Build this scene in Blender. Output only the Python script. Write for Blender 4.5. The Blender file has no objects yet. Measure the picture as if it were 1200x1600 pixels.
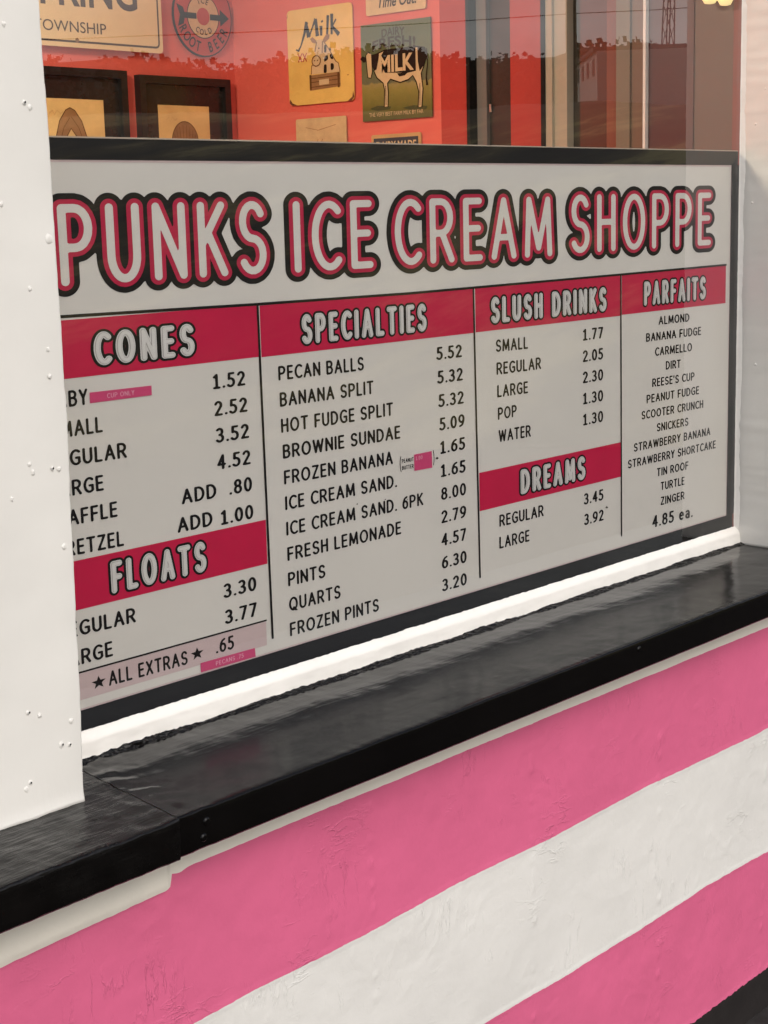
import bpy, math, random
import numpy as np
from mathutils import Vector, Matrix, noise
random.seed(7)
SC = bpy.context.scene
COL = SC.collection
R = math.radians

# ------------------------------------------------------------------ camera
cam_d = bpy.data.cameras.new("camera")
cam = bpy.data.objects.new("camera", cam_d); COL.objects.link(cam)
yaw, pit, rol = R(47.759), R(-10.620), R(-1.459)
fw = Vector((math.sin(yaw)*math.cos(pit), math.cos(yaw)*math.cos(pit), math.sin(pit)))
rt = Vector((math.cos(yaw), -math.sin(yaw), 0)); up = rt.cross(fw)
r2 = math.cos(rol)*rt + math.sin(rol)*up
u2 = -math.sin(rol)*rt + math.cos(rol)*up
M = Matrix((r2, u2, -fw)).transposed().to_4x4(); M.translation = (0, -1.75, 1.70)
cam.matrix_world = M
cam_d.sensor_fit = 'VERTICAL'; cam_d.sensor_height = 36; cam_d.lens = 2500/1600*36
cam_d.clip_start = .02; cam_d.clip_end = 3000
SC.camera = cam
# ------------------------------------------------------------------ light
SUN_EL, SUN_AZ = R(41), R(186)          # azimuth clockwise from +Y
w = bpy.data.worlds.new("World"); SC.world = w; w.use_nodes = True
nt = w.node_tree
sky = nt.nodes.new('ShaderNodeTexSky'); sky.sky_type = 'NISHITA'; sky.sun_disc = False
sky.sun_elevation = SUN_EL; sky.sun_rotation = SUN_AZ; sky.dust_density = 9.0; sky.air_density = 1.0; sky.ozone_density = .6
bg = nt.nodes['Background']; bg.inputs['Strength'].default_value = .15
# broken cloud over the sky, thickest low down
wt = nt.nodes.new('ShaderNodeTexCoord'); wm = nt.nodes.new('ShaderNodeMapping'); wm.inputs['Scale'].default_value = (1, 1, 2.6)
wn = nt.nodes.new('ShaderNodeTexNoise'); wn.inputs['Scale'].default_value = 3.2; wn.inputs['Detail'].default_value = 8; wn.inputs['Roughness'].default_value = .58
wr = nt.nodes.new('ShaderNodeMapRange'); wr.interpolation_type = 'SMOOTHSTEP'
for i, v in ((1, .36), (2, .62), (3, .35), (4, 1.0)): wr.inputs[i].default_value = v
wz = nt.nodes.new('ShaderNodeSeparateXYZ'); we = nt.nodes.new('ShaderNodeMapRange'); we.interpolation_type = 'SMOOTHSTEP'
for i, v in ((1, .10), (2, .55), (3, 1.0), (4, .08)): we.inputs[i].default_value = v
wf = nt.nodes.new('ShaderNodeMath'); wf.operation = 'MULTIPLY'
wx = nt.nodes.new('ShaderNodeMix'); wx.data_type = 'RGBA'; wx.inputs[7].default_value = (10.5, 9.5, 7.8, 1)
nt.links.new(wt.outputs['Generated'], wm.inputs[0]); nt.links.new(wm.outputs[0], wn.inputs['Vector']); nt.links.new(wn.outputs['Fac'], wr.inputs[0])
nt.links.new(wt.outputs['Generated'], wz.inputs[0]); nt.links.new(wz.outputs[2], we.inputs[0])
nt.links.new(wr.outputs[0], wf.inputs[0]); nt.links.new(we.outputs[0], wf.inputs[1]); nt.links.new(wf.outputs[0], wx.inputs[0])
nt.links.new(sky.outputs[0], wx.inputs[6]); nt.links.new(wx.outputs[2], bg.inputs['Color'])
sl = bpy.data.lights.new("sun", 'SUN'); sl.energy = 0.5; sl.angle = R(80); sl.color = (1, .93, .82)
so = bpy.data.objects.new("sun", sl); COL.objects.link(so)
sd = Vector((math.sin(SUN_AZ)*math.cos(SUN_EL), math.cos(SUN_AZ)*math.cos(SUN_EL), math.sin(SUN_EL)))
so.rotation_euler = sd.to_track_quat('Z', 'Y').to_euler(); so.location = (0, -6, 8)
VS = SC.view_settings
VS.view_transform = 'Standard'; VS.look = 'None'; VS.gamma = 1; VS.exposure = -0.24
VS.use_white_balance = True; VS.white_balance_temperature = 5560; VS.white_balance_tint = 9
SC.cycles.max_bounces = 8; SC.cycles.transparent_max_bounces = 12
SC.cycles.sample_clamp_indirect = 6

# ------------------------------------------------------------------ helpers
def tag(o, label=None, cat=None, group=None, kind=None):
    if label: o['label'] = label
    if cat: o['category'] = cat
    if group: o['group'] = group
    if kind: o['kind'] = kind
    return o
def empty(name, loc=(0, 0, 0)):
    o = bpy.data.objects.new(name, None); COL.objects.link(o); o.location = loc; o.empty_display_size = .1
    return o
class MB:
    def __init__(s): s.v = []; s.f = []; s.m = []
    def add(s, vs, fs, mi=0):
        n = len(s.v); s.v += [tuple(v) for v in vs]; s.f += [[i+n for i in f] for f in fs]; s.m += [mi]*len(fs)
        return s
    def box(s, a, b, mi=0):
        (x0, y0, z0), (x1, y1, z1) = a, b
        x0, x1 = sorted((x0, x1)); y0, y1 = sorted((y0, y1)); z0, z1 = sorted((z0, z1))
        v = [(x0,y0,z0),(x1,y0,z0),(x1,y1,z0),(x0,y1,z0),(x0,y0,z1),(x1,y0,z1),(x1,y1,z1),(x0,y1,z1)]
        return s.add(v, [(0,3,2,1),(4,5,6,7),(0,1,5,4),(1,2,6,5),(2,3,7,6),(3,0,4,7)], mi)
    def tube(s, pts, r, n=8, mi=0, cap=True):
        pts = [Vector(p) for p in pts]; vs = []; rr = r if isinstance(r, (list, tuple)) else [r]*len(pts)
        for i, p in enumerate(pts):
            t = (pts[min(i+1, len(pts)-1)] - pts[max(i-1, 0)]).normalized()
            a = t.cross(Vector((0, 0, 1)));  a = a if a.length > 1e-3 else t.cross(Vector((1, 0, 0)))
            a.normalize(); b = t.cross(a)
            vs += [p + rr[i]*(math.cos(2*math.pi*k/n)*a + math.sin(2*math.pi*k/n)*b) for k in range(n)]
        fs = [(i*n+k, i*n+(k+1) % n, (i+1)*n+(k+1) % n, (i+1)*n+k) for i in range(len(pts)-1) for k in range(n)]
        if cap: fs += [tuple(range(n))[::-1], tuple(range((len(pts)-1)*n, len(pts)*n))]
        return s.add(vs, fs, mi)
    def lathe(s, c, prof, n=24, mi=0):
        vs = [(c[0]+r*math.cos(2*math.pi*k/n), c[1]+r*math.sin(2*math.pi*k/n), c[2]+z) for r, z in prof for k in range(n)]
        fs = [(i*n+k, i*n+(k+1) % n, (i+1)*n+(k+1) % n, (i+1)*n+k) for i in range(len(prof)-1) for k in range(n)]
        return s.add(vs, fs, mi)
    def build(s, name, mats, parent=None, smooth=False):
        me = bpy.data.meshes.new(name); me.from_pydata(s.v, [], s.f)
        for m in (mats if isinstance(mats, (list, tuple)) else [mats]): me.materials.append(m)
        me.polygons.foreach_set('material_index', s.m)
        if smooth: me.polygons.foreach_set('use_smooth', [True]*len(s.f))
        me.update()
        o = bpy.data.objects.new(name, me); COL.objects.link(o)
        if parent:
            o.parent = parent; o.location = -Vector(parent.location) if parent.parent is None and parent.type == 'EMPTY' else (0, 0, 0)
        return o

def srgb(r, g, b):
    f = lambda c: (c/255/12.92 if c <= 10 else ((c/255+.055)/1.055)**2.4)
    return (f(r), f(g), f(b), 1)
class NT:
    def __init__(s, m): s.t = m.node_tree; s.b = s.t.nodes['Principled BSDF']; s.co = s.t.nodes.new('ShaderNodeTexCoord').outputs['Object']
    def n(s, typ, ins=None, **props):
        nd = s.t.nodes.new(typ)
        for k, v in props.items(): setattr(nd, k, v)
        for k, v in (ins or {}).items():
            if hasattr(v, 'is_linked'): s.t.links.new(v, nd.inputs[k])
            else: nd.inputs[k].default_value = v
        return nd
    def noise(s, scale, detail=4, rough=.55, stretch=None):
        v = s.co
        if stretch: v = s.n('ShaderNodeMapping', {'Vector': v, 'Scale': stretch}).outputs[0]
        return s.n('ShaderNodeTexNoise', {'Vector': v, 'Scale': scale, 'Detail': detail, 'Roughness': rough}).outputs['Fac']
    def ramp(s, fac, stops):
        nd = s.n('ShaderNodeValToRGB', {'Fac': fac}); e = nd.color_ramp.elements
        while len(e) < len(stops): e.new(.5)
        for i, (p, c) in enumerate(stops): e[i].position = p; e[i].color = c if hasattr(c, '__len__') else (c, c, c, 1)
        return nd.outputs[0]
def mat(name, col, rough=.5, spec=.5, coat=0, var=.06, vscale=12, bumps=(), rough_var=0, metallic=0, ridges=0):
    """procedural paint / print: colour with a slight cloudy variation, several bump octaves, varied gloss"""
    m = bpy.data.materials.new(name); m.use_nodes = True; t = NT(m); b = t.b
    col = tuple(col)[:3]
    if var:
        f = t.noise(vscale, 5, .6)
        c0 = tuple(max(0, c*(1-var)) for c in col)+(1,); c1 = tuple(min(1, c*(1+var)) for c in col)+(1,)
        t.t.links.new(t.ramp(f, [(.3, c0), (.7, c1)]), b.inputs['Base Color'])
    else: b.inputs['Base Color'].default_value = col+(1,)
    b.inputs['Roughness'].default_value = rough; b.inputs['Specular IOR Level'].default_value = spec
    b.inputs['Metallic'].default_value = metallic
    if coat: b.inputs['Coat Weight'].default_value = coat; b.inputs['Coat Roughness'].default_value = .12
    if rough_var:
        f = t.noise(vscale*.7, 4, .6)
        t.t.links.new(t.ramp(f, [(.3, max(.03, rough-rough_var)), (.7, min(1, rough+rough_var))]), b.inputs['Roughness'])
    prev = None
    for (sc, dist, strength, stretch) in bumps:
        h = t.noise(sc, 4, .6, stretch)
        ins = {'Height': h, 'Distance': dist, 'Strength': strength}
        if prev: ins['Normal'] = prev
        prev = t.n('ShaderNodeBump', ins).outputs[0]
    for k in range(2 if ridges else 0):      # sparse trowel marks: thin crests of a stretched noise, only in patches
        mp = t.n('ShaderNodeMapping', {'Vector': t.co, 'Rotation': (0, (.55, -.35)[k], 0), 'Scale': ((3.2, 1, 9), (8, 1, 2.2))[k]}).outputs[0]
        a = t.n('ShaderNodeTexNoise', {'Vector': mp, 'Scale': (3.4, 4.2)[k], 'Detail': 5, 'Roughness': .6}).outputs['Fac']
        crest = t.ramp(a, [(.46, 0.), (.5, 1.), (.515, .2), (.54, 0.)])
        mask = t.ramp(t.noise((5.5, 7.)[k], 3, .6), [(.55, 0.), (.72, 1.)])
        h = t.n('ShaderNodeMath', {0: crest, 1: mask}, operation='MULTIPLY').outputs[0]
        ins = {'Height': h, 'Distance': ridges, 'Strength': .58}
        if prev: ins['Normal'] = prev
        prev = t.n('ShaderNodeBump', ins).outputs[0]
    if prev: t.t.links.new(prev, b.inputs['Normal'])
    return m
def emit(name, col, strength):
    m = bpy.data.materials.new(name); m.use_nodes = True; b = m.node_tree.nodes['Principled BSDF']
    b.inputs['Base Color'].default_value = tuple(col[:3])+(1,); b.inputs['Emission Color'].default_value = tuple(col[:3])+(1,)
    b.inputs['Emission Strength'].default_value = strength; b.inputs['Roughness'].default_value = .3
    return m
def fbm(x, y, z=0., o=3):
    a, s, f = 0., 1., 1.
    for _ in range(o): a += s*noise.noise((x*f, y*f, z*f)); s *= .5; f *= 2.1
    return a
def interp(x, P):
    if x <= P[0][0]: return P[0][1]
    for (a, b), (c, d) in zip(P, P[1:]):
        if x <= c: return b+(d-b)*(x-a)/(c-a)
    return P[-1][1]
def resample(P, step, closed=False):
    P = list(P)+([P[0]] if closed else []); out = []
    for a, b in zip(P, P[1:]):
        L = math.dist(a, b); n = max(1, round(L/step))
        out += [tuple(a[i]+(b[i]-a[i])*k/n for i in range(len(a))) for k in range(n)]
    if not closed: out.append(tuple(P[-1]))
    return out
def sweep(mb, prof, ts, place, disp=None, mi=0, closed=False, ends=True):
    """profile points swept along ts; place(p, t) -> xyz; disp(i, p, t, xyz) -> offset vector"""
    n = len(prof); vs = []
    for t in ts:
        for i, p in enumerate(prof):
            q = Vector(place(p, t))
            if disp: q = q + Vector(disp(i, p, t, q))
            vs.append(q)
    k = n if closed else n-1
    fs = [(j*n+i, j*n+(i+1) % n, (j+1)*n+(i+1) % n, (j+1)*n+i) for j in range(len(ts)-1) for i in range(k)]
    if ends and closed: fs += [tuple(range(n))[::-1], tuple(range((len(ts)-1)*n, len(ts)*n))]
    mb.add(vs, fs, mi)
def frange(a, b, st):
    n = max(1, round((b-a)/st)); return [a+(b-a)*i/n for i in range(n+1)]
def rounded(pts, r, n=4):
    """round every corner of a closed polygon"""
    out = []; N = len(pts)
    for i in range(N):
        p = Vector(pts[i]); a = Vector(pts[i-1]); c = Vector(pts[(i+1) % N])
        d = min(r, (a-p).length*.45, (c-p).length*.45)
        s = p+(a-p).normalized()*d; e = p+(c-p).normalized()*d
        for k in range(n+1):
            t = k/n; out.append(tuple(s*(1-t)**2+2*p*t*(1-t)+e*t*t))
    return out

# ------------------------------------------------------------------ flat print helpers
class Plane:
    """a flat surface: u to the right, v up, n towards the viewer"""
    def __init__(s, o, u, v, n): s.o, s.u, s.v, s.n = map(Vector, (o, u, v, n))
    def pt(s, u, v, d=0): return s.o+s.u*u+s.v*v+s.n*d
    def poly(s, mb, pts, d=0, mi=0): mb.add([s.pt(u, v, d) for u, v in pts], [list(range(len(pts)))], mi)
    def slab(s, mb, pts, d0, d1, mi=0):
        n = len(pts)
        mb.add([s.pt(u, v, d0) for u, v in pts]+[s.pt(u, v, d1) for u, v in pts],
               [list(range(n, 2*n))]+[list(range(n))[::-1]]+[(i, (i+1) % n, n+(i+1) % n, n+i) for i in range(n)], mi)
    def rect(s, mb, u0, v0, u1, v1, d=0, mi=0): s.poly(mb, [(u0, v0), (u1, v0), (u1, v1), (u0, v1)], d, mi)
    def line(s, mb, pts, wd, d=0, mi=0, wz=None):
        """ribbon along pts made of non overlapping quads"""
        P = [Vector(p) for p in pts]; L = []
        for i, p in enumerate(P):
            t = (P[min(i+1, len(P)-1)]-P[max(i-1, 0)]).normalized(); q = Vector((-t.y, t.x))
            wi = wd[i] if isinstance(wd, (list, tuple)) else wd
            L.append((p+q*wi/2, p-q*wi/2))
        for (a, b), (c, e) in zip(L, L[1:]): s.poly(mb, [b, e, c, a], d, mi)
_tc = {}
def glyphs(txt, offset=0., shear=0.):
    k = (txt, offset, shear)
    if k not in _tc:
        c = bpy.data.curves.new("tmp", 'FONT'); c.body = txt; c.dimensions = '2D'; c.fill_mode = 'BOTH'
        c.offset = offset; c.shear = shear; c.resolution_u = 5
        o = bpy.data.objects.new("tmp", c); COL.objects.link(o)
        dg = bpy.context.evaluated_depsgraph_get(); me = bpy.data.meshes.new_from_object(o.evaluated_get(dg))
        _tc[k] = ([tuple(v.co[:2]) for v in me.vertices], [list(p.vertices) for p in me.polygons])
        bpy.data.objects.remove(o); bpy.data.curves.remove(c); bpy.data.meshes.remove(me)
    return _tc[k]
CAPH = None
def text(mb, pl, txt, u0, v0, u1, v1, cap, pre='', off=.012, d=.0004, mi=0, shear=0., bend=0.):
    """letters laid on the plane: txt spans u0..u1 on the baseline, capitals are cap high"""
    global CAPH
    if CAPH is None:
        v, f = glyphs('H'); CAPH = max(q[1] for q in v)-min(q[1] for q in v)
    v, f = glyphs(pre+txt, off, shear); xs = [q[0] for q in v]; xr = max(xs); xl = min(xs)
    if pre:
        tv, _ = glyphs(txt, off, shear); tw = max(q[0] for q in tv)-min(q[0] for q in tv); xl = xr-tw
    sx = (u1-u0)/(xr-xl); sz = cap/(CAPH+2*off)
    out = []
    for x, y in v:
        t = (x-xl)/(xr-xl); b = bend*(1-(2*t-1)**2)
        out.append(pl.pt(u0+(x-xl)*sx, v0+(v1-v0)*t+b+(y+off)*sz, d))
    mb.add(out, f, mi)

def arc(cx, cy, rx, ry, a0, a1, n=14):
    return [(cx+rx*math.cos(R(a0+(a1-a0)*i/n)), cy+ry*math.sin(R(a0+(a1-a0)*i/n))) for i in range(n+1)]
PB = [(0, 1), (.27, 1)]+arc(.27, .73, .30, .27, 90, -90, 10)+[(0, .46)]
GL = {  # rounded single-line letters: width, strokes
 'A': (.70, [[(0, 0), (.35, 1), (.70, 0)], [(.13, .34), (.57, .34)]]),
 'C': (.60, [arc(.40, .5, .40, .5, 52, 308, 22)]),
 'D': (.64, [[(0, 0), (0, 1), (.2, 1)]+arc(.2, .5, .44, .5, 90, -90, 16)+[(0, 0)]]),
 'E': (.46, [[(.45, 1), (0, 1), (0, 0), (.46, 0)], [(0, .52), (.41, .52)]]),
 'F': (.46, [[(.46, 1), (0, 1), (0, 0)], [(0, .5), (.41, .5)]]),
 'H': (.58, [[(0, 0), (0, 1)], [(.58, 0), (.58, 1)], [(0, .52), (.58, .52)]]),
 'I': (.0, [[(0, 0), (0, 1)]]),
 'K': (.56, [[(0, 0), (0, 1)], [(.52, 1), (.03, .46)], [(.16, .6), (.56, 0)]]),
 'L': (.44, [[(0, 1), (0, 0), (.44, 0)]]),
 'M': (.84, [[(0, 0), (.07, 1), (.42, .12), (.77, 1), (.84, 0)]]),
 'N': (.62, [[(0, 0), (0, 1), (.62, 0), (.62, 1)]]),
 'O': (.78, [arc(.39, .5, .39, .5, 0, 360, 36)]),
 'P': (.57, [[(0, 0)]+PB]),
 'R': (.60, [[(0, 0)]+PB, [(.30, .46), (.60, 0)]]),
 'S': (.56, [arc(.29, .745, .26, .255, 28, 270, 14)+arc(.28, .245, .28, .245, 90, -152, 14)[1:]]),
 'T': (.60, [[(0, 1), (.60, 1)], [(.30, 1), (.30, 0)]]),
 'B': (.56, [[(0, 0), (0, 1), (.26, 1)]+arc(.27, .765, .25, .235, 90, -90, 10)+[(0, .53), (.27, .53)]+arc(.27, .265, .29, .265, 90, -90, 10)+[(0, 0)]]),
 'G': (.66, [arc(.40, .5, .40, .5, 50, 340, 24)[:-2]+[(.66, .14), (.66, .46), (.42, .46)]]),
 'Q': (.78, [arc(.39, .5, .39, .5, 0, 360, 36), [(.42, .18), (.76, -.16)]]),
 'V': (.64, [[(0, 1), (.32, 0), (.64, 1)]]), 'W': (.98, [[(0, 1), (.23, 0), (.49, .95), (.75, 0), (.98, 1)]]),
 'X': (.60, [[(0, 0), (.58, 1)], [(.02, 1), (.60, 0)]]), 'Y': (.58, [[(0, 1), (.29, .45), (.58, 1)], [(.29, .45), (.29, 0)]]),
 'Z': (.56, [[(.02, 1), (.56, 1), (0, 0), (.56, 0)]]), '.': (.0, [[(0, .02), (0, .04)]]), "'": (.0, [[(0, 1), (-.02, .80)]]),
 '0': (.50, [arc(.25, .5, .25, .5, 0, 360, 30)]), '1': (.42, [[(.02, .84), (.22, 1), (.22, 0)], [(.02, 0), (.42, 0)]]),
 '2': (.48, [arc(.23, .74, .23, .26, 160, -20, 12)+[(.0, 0), (.48, 0)]]),
 '3': (.46, [arc(.20, .76, .22, .24, 140, -90, 12)+arc(.20, .26, .26, .26, 90, -145, 14)[1:]]),
 '4': (.52, [[(.38, 0), (.38, 1), (0, .30), (.52, .30)]]),
 '5': (.46, [[(.43, 1), (.08, 1), (.06, .58), (.18, .61)]+arc(.18, .305, .28, .305, 88, -140, 14)]),
 '6': (.50, [[(.43, .98), (.24, .90)]+arc(.44, .32, .44, .64, 118, 180, 8)[1:], arc(.25, .31, .25, .31, 0, 360, 24)]),
 '7': (.46, [[(0, 1), (.46, 1), (.14, 0)]]), '8': (.50, [arc(.25, .765, .215, .235, 0, 360, 22), arc(.25, .265, .25, .265, 0, 360, 24)]),
 '9': (.50, [arc(.25, .69, .25, .31, 0, 360, 24), arc(.06, .68, .44, .68, 0, -62, 8)+[(.08, .02)]]),
 'e': (.46, [[(.02, .36), (.45, .36)]+arc(.235, .34, .225, .34, 5, 310, 18)]), 'a': (.42, [[(.04, .62), (.16, .68)]+arc(.20, .46, .21, .22, 90, 0, 6)+[(.41, 0)], arc(.20, .19, .20, .19, 0, 360, 16)]),
 'U': (.60, [[(0, 1), (0, .32)]+arc(.30, .32, .30, .32, 180, 360, 14)+[(.60, 1)]]),
}
def stroke_text(mb, pl, txt, u0, v0, u1, v1, cap, pre='', r=.090, d=.0005):
    m = lettering(pl, txt, u0, v0, u1, cap, (r,), d, gw=.76, gap=.30, space=.70, prefix=pre, st=.045, dv=v1-v0)[0]
    mb.add(m.v, m.f)
def contour(mb, F, lv, org, st, fn, mi=0):
    """filled polygons of the region F < lv on a grid"""
    ny, nx = F.shape; In = F < lv
    for j in range(ny-1):
        i = 0
        while i < nx-1:
            c = (In[j, i], In[j, i+1], In[j+1, i+1], In[j+1, i]); k = sum(c)
            if k == 0: i += 1; continue
            if k == 4:
                i0 = i
                while i < nx-1 and In[j, i+1] and In[j+1, i+1]: i += 1
                P = [(i0, j), (i, j), (i, j+1), (i0, j+1)]
            else:
                cs = [(i, j), (i+1, j), (i+1, j+1), (i, j+1)]; P = []
                for a in range(4):
                    b = (a+1) % 4; fa = F[cs[a][1], cs[a][0]]-lv; fb = F[cs[b][1], cs[b][0]]-lv
                    if fa < 0: P.append(cs[a])
                    if (fa < 0) != (fb < 0):
                        t = fa/(fa-fb); P.append((cs[a][0]+(cs[b][0]-cs[a][0])*t, cs[a][1]+(cs[b][1]-cs[a][1])*t))
                i += 1
            if len(P) > 2: mb.add([fn(org[0]+x*st, org[1]+y*st) for x, y in P], [list(range(len(P)))], mi)
def lettering(pl, word, u0, v0, u1, cap, radii, d0, gw=.62, gap=.30, space=.5, prefix='', st=.022, dv=0.):
    """outlined rounded letters: one MB per radius (widest first), first radius listed fixes the fit"""
    segs = []; x = 0; xs = 0
    full = prefix+word
    for ci, ch in enumerate(full):
        if ci == len(prefix): xs = x
        if ch == ' ': x += space-gap; continue
        wd, st_ = GL[ch]
        for pl_ in st_:
            q = [(x+a*gw, b) for a, b in pl_]; segs += list(zip(q, q[1:]))
        x += wd*gw+gap
    W = x-gap; rin = radii[0]; sx = (u1-u0)/(W-xs+2*rin); sz = cap/(1+2*rin); big = max(radii)+.05
    gx = np.arange(-big, W+big+st, st); gy = np.arange(-big, 1+big+st, st); X, Y = np.meshgrid(gx, gy)
    F = np.full(X.shape, 9.)
    for (a, b), (c, e) in segs:
        dx, dy = c-a, e-b; L2 = dx*dx+dy*dy+1e-12
        t = np.clip(((X-a)*dx+(Y-b)*dy)/L2, 0, 1); F = np.minimum(F, np.hypot(X-a-t*dx, Y-b-t*dy))
    out = []
    for k, rr in enumerate(sorted(radii, reverse=True)):
        mb = MB(); d = d0+.0004*k
        contour(mb, F, rr, (gx[0], gy[0]), st, lambda a, b: pl.pt(u0+(a-xs+rin)*sx, v0+(b+rin)*sz+dv*(a-xs+rin)*sx/(u1-u0), d))
        out.append(mb)
    return out

# ------------------------------------------------------------------ materials
WHITE = mat('white_gloss_paint', (.76, .735, .675), .38, .5, var=.03, vscale=5, bumps=[(9, .004, .35, None), (90, .0008, .35, (1, 1, .25))], rough_var=.08)
TRIMW = mat('white_trim_paint', (.80, .77, .71), .33, .5, var=.03, vscale=9, bumps=[(30, .0015, .5, (.3, 1, 1)), (160, .0004, .4, (.2, 1, 1))])
HOLE = mat('nail_hole_dark', (.02, .018, .015), .8)
BLACK = mat('black_gloss_paint', (.003, .0026, .0024), .15, .20, coat=0, var=.25, vscale=6, bumps=[(9, .003, .18, (.4, 1, 1)), (120, .0005, .5, (.10, 1, 1))], rough_var=.03)
ROUGHB = mat('black_brushed_paint', (.0035, .003, .0027), .24, .22, coat=0, var=.3, vscale=25, bumps=[(22, .004, .6, (.35, 1.3, 1)), (150, .0011, .9, (.10, 1, 1))], rough_var=.14)
MB_ = [(5, .010, .30, None), (26, .0020, .35, (1, 1, 1.5)), (160, .0005, .4, None)]
PINK = mat('pink_masonry_paint', (.65, .128, .25), .52, .4, var=.05, vscale=6, bumps=MB_, ridges=.0022)
WALLW = mat('white_masonry_paint', (.74, .72, .67), .5, .4, var=.035, vscale=7, bumps=MB_, ridges=.0022)
CREAMW = mat('cream_wall_paint', (.80, .75, .65), .5, .4, var=.03, bumps=MB_)
PLINTH = mat('black_plinth_paint', (.016, .013, .012), .6, .4, var=.2, bumps=MB_)
VINYL = mat('board_vinyl', (.665, .635, .585), .5, .25, var=.025, vscale=3)
INK = mat('black_print', (.007, .006, .006), .6, .08, var=0)
MAGENTA = mat('magenta_print', (.50, .008, .056), .5, .15, var=.04)
HOTPINK = mat('pink_print', (.44, .012, .055), .5, .15, var=.04)
MAUVE = mat('mauve_print', (.57, .45, .44), .45, .4, var=.03)
GREYP = mat('grey_print', (.33, .305, .285), .45, var=0)
LIGHTP = mat('light_grey_print', (.66, .64, .61), .45, var=0)
STICK = mat('pink_sticker', (.56, .055, .17), .35, .5, var=.03)
STICKT = mat('pale_pink_print', (.74, .36, .46), .45, var=0)
TAPE = mat('black_board_border', (.006, .005, .005), .5, .15, var=.2)
CORAL = mat('coral_wall_paint', (.68, .128, .088), .5, .4, var=.04, vscale=3, bumps=[(60, .001, .25, None)])
CORALD = mat('deep_coral_paint', (.40, .035, .022), .5, .4, var=.05)
g = bpy.data.materials.new('window_glass'); g.use_nodes = True; t = g.node_tree; t.nodes.clear()
out = t.nodes.new('ShaderNodeOutputMaterial'); mx = t.nodes.new('ShaderNodeMixShader')
tr = t.nodes.new('ShaderNodeBsdfTransparent'); gl = t.nodes.new('ShaderNodeBsdfGlossy'); fr = t.nodes.new('ShaderNodeFresnel')
ge = t.nodes.new('ShaderNodeNewGeometry'); mu = t.nodes.new('ShaderNodeMath'); inv = t.nodes.new('ShaderNodeMath')
tr.inputs[0].default_value = (.945, .945, .94, 1); gl.inputs['Roughness'].default_value = .004; fr.inputs['IOR'].default_value = 2.1
inv.operation = 'SUBTRACT'; inv.inputs[0].default_value = 1; t.links.new(ge.outputs['Backfacing'], inv.inputs[1])
mu.operation = 'MULTIPLY'; t.links.new(fr.outputs[0], mu.inputs[0]); t.links.new(inv.outputs[0], mu.inputs[1])
bn = t.nodes.new('ShaderNodeBump'); nz = t.nodes.new('ShaderNodeTexNoise'); tc = t.nodes.new('ShaderNodeTexCoord')
nz.inputs['Scale'].default_value = 3.0; nz.inputs['Detail'].default_value = 1; t.links.new(tc.outputs['Object'], nz.inputs['Vector'])
t.links.new(nz.outputs['Fac'], bn.inputs['Height']); bn.inputs['Distance'].default_value = .0008; bn.inputs['Strength'].default_value = .25
t.links.new(bn.outputs[0], gl.inputs['Normal'])
t.links.new(mu.outputs[0], mx.inputs[0]); t.links.new(tr.outputs[0], mx.inputs[1]); t.links.new(gl.outputs[0], mx.inputs[2])
t.links.new(mx.outputs[0], out.inputs[0]); GLASS = g

# ------------------------------------------------------------------ the shop front
shop = tag(empty('shop_building', (2, -.2, 0)), 'pink and white striped ice cream shop front with a large window above a black sill', 'building')
# masonry wall: painted bands as faces of one displaced mesh
S1 = [(1.0, .622), (1.29, .6274), (1.41, .6311), (1.63, .6305), (1.84, .6366), (2.12, .6334), (2.41, .6363), (2.87, .6315), (3.4, .634)]
S2 = [(1.0, .366), (1.92, .3662), (2.19, .3608), (2.39, .3593), (2.62, .3658), (2.88, .3586), (3.4, .362)]
def cream_b(x):
    if x < 1.262: return .8225+(x-1.0)*.033
    if x < 1.272: return .8312+((x-1.262)/.01)**2*.006
    return .8515-.0025*(x-1.6)/1.2 + (.004*math.exp(-((x-1.285)/.012)**2)*-1)
def bounds(x):
    j = lambda s, a: a*fbm(x*5, s, 0, 2)+.0010*fbm(x*45, s+3, 0, 3)+.0007*noise.noise((x*210, s, 3))
    return [0, .0905+j(1, .003)+.0045*fbm(x*55, 9, 0, 3), interp(x, S2)+j(11, .0022), interp(x, S1)+j(21, .0018), cream_b(x)+.0007*fbm(x*60, 31, 0, 3), .93]
xs = [-3, -1, 0]+frange(.5, 3.6, .0042)+[4.2, 5, 7]
rows = [(0, 6), (6, 52), (52, 98), (98, 136), (136, 152)]; NR = 152
wb = MB(); vs = []
joints = [1.66, 2.06, 2.46, 2.86]
for x in xs:
    b = bounds(x)
    for r_ in range(NR+1):
        k = next(i for i, (a, c) in enumerate(rows) if a <= r_ <= c); a, c = rows[k]
        z = b[k]+(b[k+1]-b[k])*(r_-a)/(c-a)
        y = -.2-.0035*fbm(x*3.1, z*3.1, 4, 3)-.0005*fbm(x*26, z*30, 8, 3)
        rg = noise.noise((x*6, z*6, 40))
        y -= .0020*max(0, 1-abs(noise.noise((x*14+z*9, z*20-x*5, 50)))*9)*max(0, rg)          # trowel ridges
        for jx in joints:                                                                # lumps along filled block joints
            dj = (x-jx-.004*noise.noise((z*9, jx, 0)))/.005
            if abs(dj) < 3: y -= .0026*math.exp(-dj*dj)*max(0, .05+noise.noise((z*55, jx*3, 1))*1.7)
        for bb in (b[1], b[2], b[3]):                                                     # thick paint edge
            y -= .0013*math.exp(-((z-bb)/.0035)**2)
        if k == 4 and x < 1.268: y -= .004
        vs.append((x, y, z))
fs = []; ms = []
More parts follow.
